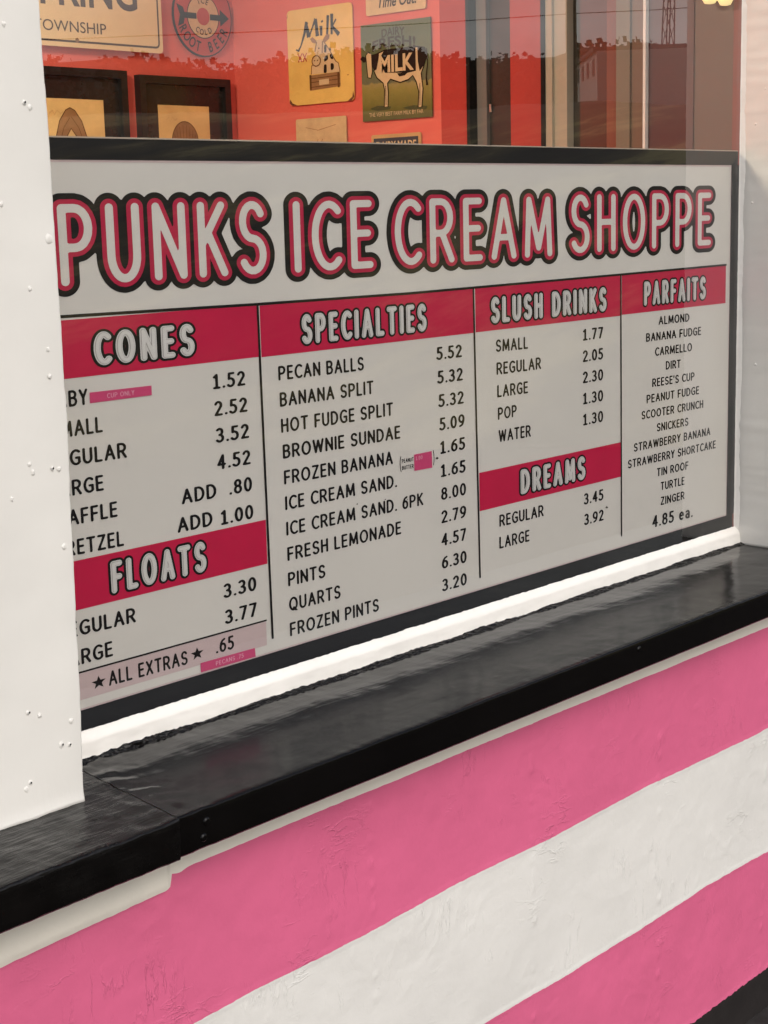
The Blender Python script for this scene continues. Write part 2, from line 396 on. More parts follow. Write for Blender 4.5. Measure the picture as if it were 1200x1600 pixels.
for i in range(len(xs)-1):
    for r_ in range(NR):
        fs.append((i*(NR+1)+r_, (i+1)*(NR+1)+r_, (i+1)*(NR+1)+r_+1, i*(NR+1)+r_+1))
        ms.append(next(q for q, (a, c) in enumerate(rows) if a <= r_ < c))
wb.v = vs; wb.f = fs; wb.m = ms
wb.build('painted_wall', [PLINTH, PINK, WALLW, PINK, CREAMW], shop, smooth=True)
tag(bpy.data.objects['painted_wall'], 'masonry wall painted in pink and white wavy bands')
# white posts either side of the window
nails = [(1.161, 1.837, 1), (1.169, 1.832, 0), (1.168, 1.400, 1), (1.178, 1.398, 0), (1.1935, 1.678, 0), (1.173, 1.546, 0), (1.173, 1.513, 0), (1.139, 1.399, 0), (1.106, 1.371, 0),
         (1.155, 1.048, 1), (1.167, 1.045, 1), (1.108, 1.102, 1), (1.105, 1.012, 1), (1.125, 1.094, 0), (1.172, 1.075, 0), (1.098, 1.005, 0),
         (1.152, 1.62, 0), (1.12, 1.72, 0), (1.14, 1.925, 0), (1.178, 1.30, 0), (1.135, 1.41, 0)]
LEAN = [(.9648, 0), (1.10, .0035), (1.34, .0072), (1.46, .0108), (1.49, .0098), (1.80, .0092), (1.96, .0070), (2.6, .004)]
def post(name, xa, xb, inner, seed):
    mb = MB(); e = .004
    prof = rounded([(xa, -.006), (xb, -.006), (xb, -.14), (xa, -.14)], .004, 3)
    prof = resample(prof, .02, closed=True)
    def disp(i, p, t, q):
        d = .0012*fbm(t*7, i*.0+seed, 0, 2)+.0005*fbm(t*60, seed+5, 0, 2)
        lump = .0012*max(0, noise.noise((t*38, seed, 3)))
        sgn = 1 if abs(p[0]-xb) < .01 else (-1 if abs(p[0]-xa) < .01 else 0)
        lump = .0014*max(0, noise.noise((t*38, q.y*45, seed)))
        flare = .0022*math.exp(-((t-.964)/.008)**2)
        d += interp(t, LEAN) if xb < 2 and sgn > 0 else 0
        return (sgn*(d+lump), -.0009*fbm(p[0]*14, t*9, seed, 3)-(flare if p[1] < -.13 else 0), (.002*fbm(p[0]*40, seed, 0, 2)-.001 if t < .97 else 0))
    sweep(mb, prof[::-1], frange(.9635, 2.62, .006), lambda p, t: (p[0], p[1], t), disp, closed=True)
    return mb
mb = post('p', .2, 1.186, 1, 2.)
rn = random.Random(3)
for (nx, nz_, hole) in nails:
    rr = .0022+rn.random()*.0012
    if nx > 1.19: nx = 1.184; rr = .0045
    yy = -.1405
    ring = [[(nx+rr*math.cos(a*math.pi/5)*cs*rn.uniform(.75, 1.25), yy-.0010*sn*rn.uniform(.6, 1.3), nz_+rr*math.sin(a*math.pi/5)*cs*rn.uniform(.8, 1.5)) for a in range(10)] for cs, sn in ((1.25, -.3), (.9, .5), (.5, .9), (.12, 1))]
    mb.add([p for q in ring for p in q], [(i*10+a, i*10+(a+1) % 10, (i+1)*10+(a+1) % 10, (i+1)*10+a) for i in range(3) for a in range(10)]+[tuple(range(30, 40))], 0)
    if hole:
        hx, hz = nx+rn.uniform(-.001, .001), nz_+.0005; h = .0012
        mb.add([(hx+h*math.cos(a*math.pi/4), yy-.0024, hz+h*1.25*math.sin(a*math.pi/4)) for a in range(8)], [tuple(range(8))], 1)
mb.build('window_post', [WHITE, HOLE], shop, smooth=True)['label'] = 'white post with nail holes and paint lumps'
mb = post('p', 3.0635, 3.75, -1, 7.)
for nz_, ny in ((1.86, -.04), (1.93, -.062), (1.36, -.05), (1.70, -.035)):
    rr = .003; ring = [[(3.064-.002*sn, ny+rr*math.cos(a*math.pi/4)*cs, nz_+rr*math.sin(a*math.pi/4)*cs) for a in range(8)] for cs, sn in ((1.2, -.4), (.8, .6), (.15, 1))]
    mb.add([p for q in ring for p in q], [(i*8+a, i*8+(a+1) % 8, (i+1)*8+(a+1) % 8, (i+1)*8+a) for i in range(2) for a in range(8)]+[tuple(range(16, 24))], 0)
mb.build('window_post', [WHITE, HOLE], shop, smooth=True)
# facade above and beside the window
for a, b in (((-3, -.14, .975), (.2, .03, 3.2)), ((3.75, -.14, .975), (7, .03, 3.2)), ((.2, -.14, 2.62), (3.75, .03, 3.2)), ((.2, -.006, .97), (1.0, .03, 2.62)), ((3.1, .0, .97), (3.75, .03, 2.62)), ((.2, -.002, .3), (3.75, .03, .965)), ((-3, -.19, 0), (7, .03, .3))):
    mb = MB(); mb.box(a, b); mb.build('facade', WHITE, shop)
# window: stop bead, bottom trim, pane
win = empty('window', (2, 0, 1.0)); win.parent = shop; win.location = Vector((2, 0, 1.0))-Vector(shop.location)
def wpart(o): o.parent = win; o.location = (-2, 0, -1.0); return o
mb = MB()
prof = resample([(-.0062, 1.0035), (-.0085, 1.0028), (-.0165, .9945), (-.0185, .991), (-.0205, .975), (-.0215, .966), (-.0215, .955)], .0025)
def tdisp(i, p, t, q):
    top = math.exp(-((p[1]-1.003)/.004)**2); bot = math.exp(-((p[1]-.968)/.006)**2)
    return (0, -.0008*fbm(t*25, p[1]*60, 2, 3)-bot*.0012*fbm(t*30, 7, 0, 3), top*(.0011*fbm(t*20, 5, 0, 3)+.0008*fbm(t*110, 6, 0, 2))-.0006*abs(fbm(t*60, p[1]*40, 0, 2)))
sweep(mb, prof[::-1], frange(1.0, 3.066, .003), lambda p, t: (t, p[0], p[1]), tdisp)
wpart(mb.build('sill_trim', TRIMW, None, smooth=True))['label'] = 'bright white painted bottom trim with wavy caulked edge'
mb = MB()
prof = [(3.0645, -.018), (3.0632, -.016), (3.0600, -.0075), (3.0585, -.0062)]
sweep(mb, resample(prof, .002), frange(.985, 2.62, .004), lambda p, t: (p[0], p[1], t), lambda i, p, t, q: (-.0011*fbm(t*16, 3, 0, 3)-.0006*fbm(t*90, 3, 0, 2), 0, 0))
wpart(mb.build('stop_bead', TRIMW, None, smooth=True))
mb = MB(); mb.box((1.0, -.006, .97), (3.0634, -.002, 2.62)); wpart(mb.build('glass_pane', GLASS, None))
# sill: main board and the rough end piece, meeting in a skewed joint
def sill(xa, xb, front, joint, mtl, rough, st, nm):
    mb = MB(); top = .965
    prof = [(.0, top+.001), (-.03, top), (front+.004, top-.0012), (front+.001, top-.0022), (front, top-.0045), (front-.0005, .93), (front+.0005, .9125), (front+.003, .9095), (-.205, .9095)]
    prof = resample(prof, .008)
    ts = frange(xa, xb, st)
    def place(p, t):
        k = max(0, 1-abs(t-joint)/.35); return (t+k*.15*(p[0]-front)*(.9), p[0], p[1])
    def disp(i, p, t, q):
        near = math.exp(-((q.x-1.235-(q.y+.28)*.15)/.045)**2)
        am = rough*.0007+.0022*near
        edge = math.exp(-((p[0]-front)**2+(p[1]-top)**2)/.0001)
        n1 = fbm(q.x*34, q.y*55, q.z*55, 3); n2 = fbm(q.x*7, q.y*12, q.z*12, 2)
        back = math.exp(-((p[0]+.03)/.02)**2)*(1.0 if p[1] > .96 else 0)*(.5+.5*math.exp(-((t-1.25)/.5)**2))
        dz = am*n1+.0010*n2+edge*.0008*fbm(t*90, 3, rough, 2)+back*.0016*abs(fbm(t*55, q.y*120, 2, 3))
        dy = -am*n1*.8-.0008*n2
        if p[1] > top-.006: return (0, 0, dz)
        return (0, dy+edge*.0005*noise.noise((t*120, 0, 0)), .5*am*fbm(t*50, 8, 0, 2) if p[1] < .915 else 0)
    sweep(mb, prof, ts, place, disp)
    return mb
sl_ = sill(1.222, 3.9, -.2805, 1.222, BLACK, .35, .004, 's')
sl_.v  # main board
SILL = sl_.build('window_sill', BLACK, shop, smooth=True); SILL['label'] = 'glossy black painted window sill'
e_ = sill(.25, 1.2195, -.2860, 1.2195, ROUGHB, 1.6, .003, 'e').build('sill_end_piece', ROUGHB, SILL, smooth=True); e_['label'] = 'rough brushed black end piece of the sill'
# crumbly black caulk along the back of the sill
mb = MB(); prof = [(-.019, .972), (-.0235, .9715), (-.028, .969), (-.033, .9665), (-.037, .9645)]
def cd(i, p, t, q):
    a = .35+.65*max(0, min(1, .5+1.2*fbm(t*4, 9, 0, 2)))*interp(t, [(1.18, 1), (1.75, .9), (2.1, .45), (2.5, .2), (3.1, .12)])
    k = (i/10.)
    return (0, -a*.003*fbm(t*60, i*.5, 0, 2), a*(.0028*fbm(t*75, i*.6, 4, 3))+.0035*fbm(t*9, 2, 0, 2)-.002)
sweep(mb, resample(prof, .002), frange(1.18, 3.064, .0018), lambda p, t: (t, p[0], p[1]), cd)
c_ = mb.build('caulk_bead', ROUGHB, SILL, smooth=False); c_['label'] = 'crumbly black painted caulk behind the sill'
# screws in the sill's front edge
for sx, sz in ((1.268, .945), (1.262, .925), (2.262, .949), (2.9, .945)):
    mb = MB(); ring = [(.006, 0), (.005, .002), (.0025, .003), (.001, .0025)]
    vs = [(sx+r_*math.cos(a*math.pi/5), -.2805-h, sz+r_*math.sin(a*math.pi/5)) for r_, h in ring for a in range(10)]
    mb.add(vs, [(i*10+a, i*10+(a+1) % 10, (i+1)*10+(a+1) % 10, (i+1)*10+a) for i in range(3) for a in range(10)]+[tuple(range(30, 40))])
    mb.build('screw_head', BLACK, SILL, smooth=True)

# ------------------------------------------------------------------ the menu board
board = tag(empty('menu_board', (2.04, 0, 1.0)), 'cream menu board with a pink and black title and four price columns behind the window', 'menu board')
BP = Plane((0, 0, 0), (1, 0, 0), (0, 0, 1), (0, -1, 0))
mb = MB(); BP.slab(mb, [(1.05, 1.031), (3.037, 1.031), (3.037, 1.778), (1.05, 1.778)], -.006, 0); panel = mb.build('panel', VINYL, board)
mb = MB()
for a in ((1.02, 1.7782, 3.0617, 1.8062), (1.02, .972, 3.0617, 1.0308), (3.0372, 1.0308, 3.0617, 1.7782)):
    mb.box((a[0], -.0012, a[1]), (a[2]+(.03 if a[0] > 3 else 0), .008, a[3]))
BD = mb.build('border', TAPE, board)
mb = MB(); BP.rect(mb, 1.05, 1.7748, 3.037, 1.778, .0003); BP.rect(mb, 1.05, 1.031, 3.037, 1.0335, .0003); BP.rect(mb, 3.0345, 1.0335, 3.037, 1.7748, .0003)
mb.build('edge_line', MAUVE, panel)
mb = MB(); mb.box((1.02, -.0016, 1.8062), (3.0617, .004, 1.8082)); mb.build('edge_strip', mat('pale_edge', (.45, .38, .30), .4), BD)
# title
tl = []
TIT = [('PUNKS', 1.302, 1.680, 1.6137, .62, 'S'), ('ICE', 1.738, 1.916, 1.6123, .62, ''), ('CREAM', 1.969, 2.400, 1.613, .62, ''), ('SHOPPE', 2.458, 2.956, 1.6155, .62, '')]
layers = [MB(), MB(), MB()]
for wd, a, b, z0, gw, pre in TIT:
    for L_, m_ in zip(layers, lettering(BP, wd, a, z0, b, .107, (.058, .122, .206), .0004, gw=gw, gap=.305, prefix=pre)): L_.add(m_.v, m_.f)
o0 = layers[0].build('title_outline', INK, board); layers[1].build('title_edge', HOTPINK, o0); layers[2].build('title_letters', VINYL, o0)
# section heads
mb = MB()
bands = [('CONES', 1.05, 1.6567, 1.491, 1.569, (1.349, 1.530, 1.5038, .046)), ('SPECIALTIES', 1.6619, 2.1708, 1.490, 1.567, (1.748, 2.044, 1.5023, .046)),
         ('SLUSH DRINKS', 2.1752, 2.6243, 1.4905, 1.5675, (2.2177, 2.5746, 1.5026, .046)), ('PARFAITS', 2.6278, 3.020, 1.492, 1.570, (2.7049, 2.9384, 1.505, .047)),
         ('FLOATS', 1.05, 1.6575, 1.1733, 1.2422, (1.3559, 1.5332, 1.1847, .046)), ('DREAMS', 2.1795, 2.6255, 1.1738, 1.2428, (2.2988, 2.5035, 1.1863, .0457))]
for nm, a, b, z0, z1, (l0, l1, lz, lc) in bands:
    mb = MB(); BP.rect(mb, a, z0, b, z1, .0004); hd = mb.build('section_heading', MAGENTA, board); hd['label'] = 'magenta band headed '+nm
    A, B_, C_, D_ = lettering(BP, nm, l0, lz, l1, lc, (.110, .074, .060, .200), .0007, gw=.53, gap=.365, space=.80, st=.026)
    lt = A.build('heading_outline', INK, hd); B_.build('heading_letters', LIGHTP, lt); C_.build('heading_inline', GREYP, lt); D_.build('heading_core', LIGHTP, lt)
mb = MB()
tz = [(1.05, 1.5745), (1.30, 1.574), (1.65, 1.5695), (2.0, 1.567), (2.62, 1.5697), (3.022, 1.5722)]
BP.line(mb, tz, .0042, .0006)
mb.build('title_rule', INK, board)
for xa, xb in ((1.6567, 1.6620), (2.1685, 2.1772), (2.6238, 2.6285)):
    xm0 = {1.6567: 1.6575, 2.1685: 2.1700, 2.6238: 2.6236}[xa]; xm1 = {1.6567: 1.6622, 2.1685: 2.1775, 2.6238: 2.6285}[xa]
    mb = MB(); BP.line(mb, [(xm0, 1.568), (xm1, 1.053)], .0045, .0008); mb.build('column_divider', INK, board)
r0, rs = 1.4515, .0402
def row(k): return r0-rs*k-.0012*(k/10.)
def plist(nm, label, items, cap=.0221, off=.010):
    for part, sel in (('item_names', lambda q: q[1][-1].isalpha() and q[1] != 'ADD' or q[1][-1] == '.' or q[1] == 'ICE CREAM SAND. 6PK'), ('price_column', lambda q: q[1][-1].isdigit() or q[1] == 'ADD')):
        mb = MB()
        for pre, s_, x0, x1, z0 in filter(sel, items): stroke_text(mb, BP, s_, x0, z0, x1, z0-.0012*(1 if x1-x0 > .08 else 0), cap, pre=pre)
        o = mb.build(part, INK, board); o['label'] = (label if part == 'item_names' else 'prices beside '+label)
plist('price_list', 'cone sizes', [('BA', 'BY', 1.3026, 1.3347, 1.4530), ('SM', 'ALL', 1.3088, 1.3572, 1.4126), ('RE', 'GULAR', 1.2987, 1.3965, 1.3731), ('LA', 'RGE', 1.2992, 1.3532, 1.3321), ('WA', 'FFLE', 1.3112, 1.3746, 1.2918), ('PR', 'ETZEL', 1.3017, 1.3828, 1.2500),
  ('', '1.52', 1.5617, 1.6268, 1.4512), ('', '2.52', 1.5626, 1.629, 1.4115), ('', '3.52', 1.5632, 1.6302, 1.3717), ('', '4.52', 1.5634, 1.6311, 1.3318), ('', 'ADD', 1.492, 1.5596, 1.2909), ('', '.80', 1.5853, 1.6319, 1.2908), ('', 'ADD', 1.4814, 1.5495, 1.2505), ('', '1.00', 1.5656, 1.6323, 1.2482)])
plist('price_list', 'float sizes', [('RE', 'GULAR', 1.2972, 1.3963, 1.1366), ('LA', 'RGE', 1.2974, 1.3524, 1.0957), ('', '3.30', 1.5647, 1.6324, 1.1363), ('', '3.77', 1.5653, 1.6315, 1.0960)])
sp = ['PECAN BALLS', 'BANANA SPLIT', 'HOT FUDGE SPLIT', 'BROWNIE SUNDAE', 'FROZEN BANANA', 'ICE CREAM SAND.', 'ICE CREAM SAND. 6PK', 'FRESH LEMONADE', 'PINTS', 'QUARTS', 'FROZEN PINTS']
sr = [1.8876, 1.9092, 1.9553, 1.9721, 1.9519, 1.9606, 2.0268, 1.9686, 1.7837, 1.8173, 1.9082]
pr = ['5.52', '5.32', '5.32', '5.09', '1.65', '1.65', '8.00', '2.79', '4.57', '6.30', '3.20']
sx0 = [1.6955, 1.6965, 1.6972, 1.6988, 1.6994, 1.6998, 1.7002, 1.7005, 1.7, 1.7002, 1.7]
px0 = [2.0687, 2.0702, 2.0717, 2.0730, 2.0735, 2.0738, 2.0740, 2.0735, 2.0725, 2.0726, 2.0722]
plist('price_list', 'list of specialties', [('', s_, a, b, row(k)) for k, (s_, a, b) in enumerate(zip(sp, sx0, sr))]+[('', s_, a, a+.068, row(k)-.0005) for k, (s_, a) in enumerate(zip(pr, px0))])
plist('price_list', 'slush drink sizes', [('', s_, 2.231+.0013*k, b, row(k)) for k, (s_, b) in enumerate(zip(['SMALL', 'REGULAR', 'LARGE', 'POP', 'WATER'], [2.3254, 2.3645, 2.3243, 2.29, 2.3317]))]+[('', s_, 2.4965, 2.5642, row(k)) for k, s_ in enumerate(['1.77', '2.05', '2.30', '1.30', '1.30'])])
plist('price_list', 'dream sizes', [('', 'REGULAR', 2.2353, 2.3693, 1.1362), ('', 'LARGE', 2.2345, 2.3251, 1.0960), ('', '3.45', 2.4991, 2.5653, 1.1362), ('', '3.92', 2.5, 2.5660, 1.0958)])
pf = [('ALMOND', 2.7596, 2.8758), ('BANANA FUDGE', 2.7141, 2.9227), ('CARMELLO', 2.7471, 2.8871), ('DIRT', 2.7875, 2.8439), ("REESE'S CUP", 2.7375, 2.8984), ('PEANUT FUDGE', 2.7171, 2.9173), ('SCOOTER CRUNCH', 2.6988, 2.9344), ('SNICKERS', 2.7555, 2.876), ('STRAWBERRY BANANA', 2.6716, 2.9649), ('STRAWBERRY SHORTCAKE', 2.6507, 2.9878), ('TIN ROOF', 2.7566, 2.8778), ('TURTLE', 2.7714, 2.8632), ('ZINGER', 2.7718, 2.8637)]
mb = MB()
for k, (s_, a, b) in enumerate(pf): z0 = 1.4636-.0308*k; stroke_text(mb, BP, s_, a, z0, b, z0-.001, .0172)
mb.build('item_names', INK, board)['label'] = 'parfait flavours'
mb = MB(); stroke_text(mb, BP, '4.85 ea.', 2.7405, 1.0515, 2.8971, 1.0495, .0252)
mb.build('price_column', INK, board)['label'] = 'price of all parfaits'
# extras strip
mb = MB(); BP.rect(mb, 1.05, 1.0455, 1.6497, 1.0835, .0003); ex = mb.build('extras_strip', MAUVE, board)
mb = MB(); BP.rect(mb, 1.05, 1.0838, 1.6512, 1.0864, .0005); stroke_text(mb, BP, 'ALL EXTRAS', 1.342, 1.0540, 1.4884, 1.0520, .0215, d=.0006); stroke_text(mb, BP, '.65', 1.5443, 1.0552, 1.5813, 1.0552, .0215, d=.0006)
for cx, cz in ((1.3246, 1.0637), (1.5072, 1.064)):
    BP.poly(mb, [(cx+(.0125 if k % 2 == 0 else .0052)*1.05*math.sin(k*math.pi/5), cz+(.0098 if k % 2 == 0 else .0041)*math.cos(k*math.pi/5)) for k in range(10)], .0006)
mb.build('extras_text', INK, ex)
# pink patches stuck over old prices
def patch(label, q, words, tu, cap, d=.0009):
    mb = MB(); BP.poly(mb, q, d); o = mb.build('price_patch', STICK, board); o['label'] = label
    mb = MB(); stroke_text(mb, BP, words, tu[0], tu[1], tu[2], tu[1], cap, d=d+.0003, r=.07); mb.build('patch_text', STICKT, o)
patch('thin pink patch reading CUP ONLY', [(1.3378, 1.4545), (1.4464, 1.4546), (1.4465, 1.4682), (1.338, 1.469)], 'CUP ONLY', (1.3672, 1.4585, 1.415), .0065)
patch('thin pink patch reading PECANS .75', [(1.5124, 1.0340), (1.6245, 1.0330), (1.6235, 1.0469), (1.5125, 1.0483)], 'PECANS .75', (1.5425, 1.0375, 1.5992), .0066)
patch('square pink patch over the peanut butter price', [(2.0052, 1.2702), (2.0518, 1.2695), (2.051, 1.2982), (2.0051, 1.2978)], '1.00', (2.0085, 1.2878, 2.0261), .0065)
mb = MB(); stroke_text(mb, BP, 'PEANUT', 1.9741, 1.2873, 2.0041, 1.2870, .0068); stroke_text(mb, BP, 'BUTTER', 1.9743, 1.2756, 2.0037, 1.2756, .0068)
BP.line(mb, [(1.9718, 1.2991), (1.9700, 1.292), (1.9696, 1.286), (1.9702, 1.279), (1.9718, 1.273)], .0016, .0005)
BP.line(mb, [(2.0552, 1.2990), (2.0568, 1.292), (2.0572, 1.286), (2.0568, 1.279), (2.0552, 1.273)], .0016, .0005)
mb.build('small_print', INK, board)
SCUFF = mat('scuff_brown', (.05, .04, .03), .7)
for cx, cz, s_ in ((2.0645, 1.2825, .004), (2.576, 1.118, .0045), (1.862, 1.2345, .002), (1.93, 1.232, .0018), (1.985, 1.224, .0016), (2.01, 1.52, .0015)):
    mb = MB(); BP.poly(mb, [(cx-s_*1.2, cz+s_*.5), (cx+s_*.2, cz-s_*.2), (cx+s_, cz+s_*.3), (cx, cz+s_)], .0011); mb.build('scuff_mark', SCUFF, panel)

# ------------------------------------------------------------------ inside the shop
LY, XS_ = 1.5764, 3.10
for a, b in (((-1.6, LY, 0), (3.3, LY+.1, 2.9)), ((3.10, .755, 0), (3.3, LY, 2.9)), ((-1.7, .03, 0), (-1.6, LY+.1, 2.9))):
    mb = MB(); mb.box(a, b); mb.build('inner_wall', CORAL, shop)
mb = MB(); mb.box((-1.7, .03, 2.75), (3.3, LY+.1, 2.9)); mb.build('ceiling', mat('ceiling_white', (.75, .70, .6), .7), shop)
mb = MB(); mb.box((-1.7, .03, .02), (3.3, LY+.1, .08)); mb.build('shop_floor', mat('floor_brown', (.12, .07, .04), .5), shop)
for a, b in (((3.098, .7535, .1), (3.3, .84, 2.75)), ((3.112, .5247, .1), (3.3, .6366, 2.75)), ((3.094, .0126, .1), (3.3, .0324, 2.75))):
    mb = MB(); mb.box(a, b); mb.build('trim_wall', CORALD if b[1] > .1 else mat('red_brown_jamb', (.20, .035, .022), .5), shop)
dr = MB(); dr.box((3.13, .6366, .1), (3.3, .7138, 2.75)); dr = dr.build('inner_door', mat('dark_brown_door', (.022, .017, .012), .35, .5, var=.2), shop); dr['label'] = 'dark brown door leaf with a small latch'
mb = MB(); mb.box((3.118, .7138, .1), (3.3, .7433, 2.75)); mb.box((3.09, .7433, .1), (3.3, .7534, 2.75), 1); mb.build('door_frame', [mat('grey_jamb', (.16, .14, .12), .5), TAPE], dr)
mb = MB(); mb.tube([(3.126, .708, 1.93), (3.122, .706, 1.948)], .003, 8); mb.build('latch', mat('bright_metal', (.75, .7, .6), .3, metallic=.8), dr); mb = MB(); mb.box((3.124, .700, 1.80), (3.131, .704, 1.806)); mb.build('screw', bpy.data.materials['bright_metal'], dr)
sw = MB(); sw.box((3.092, .4594, .1), (3.3, .4954, 2.75)); sw.box((3.084, .4954, .1), (3.3, .5136, 2.75)); sw.box((3.08, .5137, .1), (3.3, .5246, 2.75), 1)
sw = sw.build('side_window_frame', [mat('cream_frame_paint', (.36, .32, .23), .4, bumps=[(50, .001, .3, (1, 1, .2))]), TAPE], shop)
mb = MB(); mb.box((3.118, .3557, .1), (3.3, .4594, 2.75)); mb.build('side_pane', mat('dark_window_pane', (.035, .026, .016), .06, .6, var=0), sw)  # opaque panel; the darkness beyond the glass is put into its colour
mb = MB(); mb.box((3.10, .3265, .1), (3.3, .3557, 2.75)); mb.build('curtain', mat('red_brown_curtain', (.20, .055, .025), .7, .3, bumps=[(60, .003, .6, (1, 1, .05))]), sw)
mb = MB(); mb.box((3.094, .2909, .1), (3.3, .3265, 2.75)); mb.box((3.10, .2524, .1), (3.3, .2909, 2.75), 1); mb.box((3.088, .2458, .1), (3.3, .2524, 2.75), 2)
mb.build('jamb', [mat('beige_jamb', (.17, .13, .08), .5), mat('brown_jamb', (.15, .085, .045), .5), WHITE], sw)
mb = MB(); mb.box((3.10, .1322, .1), (3.3, .2458, 2.75)); mb.build('maroon_panel', mat('maroon_panel', (.075, .017, .014), .5), sw)
mb = MB(); mb.box((3.104, .0324, .1), (3.3, .1322, 2.75)); mb.build('reflection_toned_panel', mat('reflection_toned_panel', (.11, .06, .035), .5), sw)  # maroon panel continued; the post's reflection is mixed into its brown
lamp = tag(empty('added_ceiling_lamp', (1.3, .75, 2.75)), 'round warm ceiling lamp, out of view, added to light the shop interior', 'ceiling lamp')  # unseen lamp, added to light the room behind the glass
mb = MB(); mb.lathe((1.3, .75, 2.60), [(.0, 0), (.12, .01), (.19, .05), (.20, .09)], 24); mb.build('diffuser', emit('lamp_glow', (1, .80, .54), 165), lamp, smooth=True)
mb = MB(); mb.lathe((1.3, .75, 2.60), [(.205, .085), (.21, .10), (.06, .15)], 24); mb.build('lamp_base', WHITE, lamp, smooth=True)

BK = Plane((0, LY, 0), (1, 0, 0), (0, 0, 1), (0, -1, 0))
SW = Plane((XS_, 0, 0), (0, -1, 0), (0, 0, 1), (-1, 0, 0))
class Sub:
    """unit square printed face on a plane: s 0..1 left to right, t 0..1 bottom to top"""
    def __init__(s, pl, u0, v0, u1, v1, d): s.pl = pl; s.u0, s.v0, s.w, s.h, s.d = u0, v0, u1-u0, v1-v0, d
    def pt(s, a, b, d=0): return s.pl.pt(s.u0+a*s.w, s.v0+b*s.h, s.d+d)
    poly = Plane.poly; rect = Plane.rect
    def line(s, mb, pts, wd, d=0, mi=0):
        r_ = s.h/s.w
        P = [(s.u0+a*s.w, s.v0+b*s.h) for a, b in pts]; ww = [x*s.w for x in wd] if isinstance(wd, (list, tuple)) else wd*s.w
        Plane.line(s.pl, mb, P, ww, s.d+d, mi)
SEPIA = mat('sepia_print', (.13, .06, .02), .7, .1, var=.1); SEPL = mat('light_sepia_print', (.28, .15, .05), .6, var=.15, vscale=40)
BRN = mat('dark_brown_print', (.022, .013, .009), .7, .1, var=0); CRM = mat('cream_print', (.62, .47, .24), .6, var=.08, vscale=30)
REDP = mat('red_print', (.45, .05, .03), .55, var=.05); NAVY = mat('navy_print', (.02, .028, .045), .5, var=.1)
YEL = mat('yellow_tin', (.76, .52, .12), .45, .5, var=.10, vscale=14); RUST = mat('rust_spots', (.15, .05, .02), .8, var=.2)
# township road sign
rs_ = tag(empty('road_sign', (2.5, LY-.02, 2.2)), 'pale yellow metal road sign with black lettering ending in RING over OWNSHIP', 'road sign')
mb = MB(); BK.slab(mb, rounded([(2.05, 2.119), (2.830, 2.119), (2.830, 2.52), (2.05, 2.52)], .012), .018, .022); mb.build('plate', mat('pale_yellow_tin', (.74, .60, .32), .4, .5, var=.06, vscale=8), rs_)
mb = MB(); q = rounded([(2.064, 2.133), (2.817, 2.133), (2.817, 2.506), (2.064, 2.506)], .012)
BK.line(mb, q+[q[0]], .005, .0224)
text(mb, BK, 'OWNSHIP', 2.452, 2.1555, 2.6456, 2.1550, .0255, pre='T', off=.0, d=.0228); text(mb, BK, 'RING', 2.505, 2.2170, 2.750, 2.2185, .088, pre='SP', off=.02, d=.0228)
mb.build('lettering', mat('road_sign_black', (.05, .035, .025), .5, var=0), rs_)
mb = MB(); mb.add([BK.pt(2.552+.006*math.cos(a), 2.136+.006*math.sin(a), .0245) for a in [k*math.pi/5 for k in range(10)]], [tuple(range(10))]); mb.build('bolt', mat('bolt_metal', (.3, .22, .12), .4, metallic=.5), rs_)
# round root beer sign
rb = tag(empty('root_beer_sign', (2.983, LY-.01, 2.223)), 'round red tin sign with a black arrow and the words ROOT BEER', 'tin sign')
cx, cz = 2.983, 2.2235
disc = lambda r_, n=48: [(cx+r_*math.cos(2*math.pi*k/n), cz+r_*math.sin(2*math.pi*k/n)) for k in range(n)]
mb = MB(); BK.slab(mb, disc(.104), .006, .011); BK.poly(mb, disc(.1005), .0114, 1); mb.build('disc', [BRN, REDP], rb)
mb = MB(); BK.poly(mb, disc(.057), .0118, 0); BK.poly(mb, disc(.0545), .0121, 1); BK.poly(mb, disc(.0225), .0124, 2)
mb.build('roundel', [BRN, CRM, REDP], rb)
mb = MB(); AR = [(-.093, .028), (-.070, .020), (-.066, .0075), (-.024, .0075), (-.024, -.0075), (-.066, -.0075), (-.070, -.022), (-.090, -.030), (-.081, 0)]
BK.poly(mb, [(cx+a, cz+b) for a, b in AR], .0128); BK.poly(mb, [(cx+a, cz+b) for a, b in [(.024, .0075), (.060, .0075), (.060, .022), (.092, 0), (.060, -.022), (.060, -.0075), (.024, -.0075)]], .0128)
def arctext(mb, pl, s_, r_, a0, a1, h, wl, d, flip=False):
    for k, ch in enumerate(s_):
        if ch == ' ': continue
        a = R(a0+(a1-a0)*k/(len(s_)-1)); c = Vector((cx+r_*math.cos(a), cz+r_*math.sin(a))); rad = Vector((math.cos(a), math.sin(a)))
        upv = -rad if flip else rad; rtv = Vector((upv.y, -upv.x))
        v, f = glyphs(ch, .012); x0 = min(q[0] for q in v); x1 = max(q[0] for q in v)
        mb.add([pl.pt(*(c+rtv*((x-(x0+x1)/2)/.62*wl)+upv*(y/.72*h-h/2)), d) for x, y in v], f)
arctext(mb, BK, 'ROOT BEER', .079, 206, 334, .028, .017, .0126, True); arctext(mb, BK, 'ICE', .041, 112, 68, .015, .011, .0126); arctext(mb, BK, 'COLD', .040, 238, 302, .015, .011, .0126, True)
mb.build('emblem', BRN, rb)
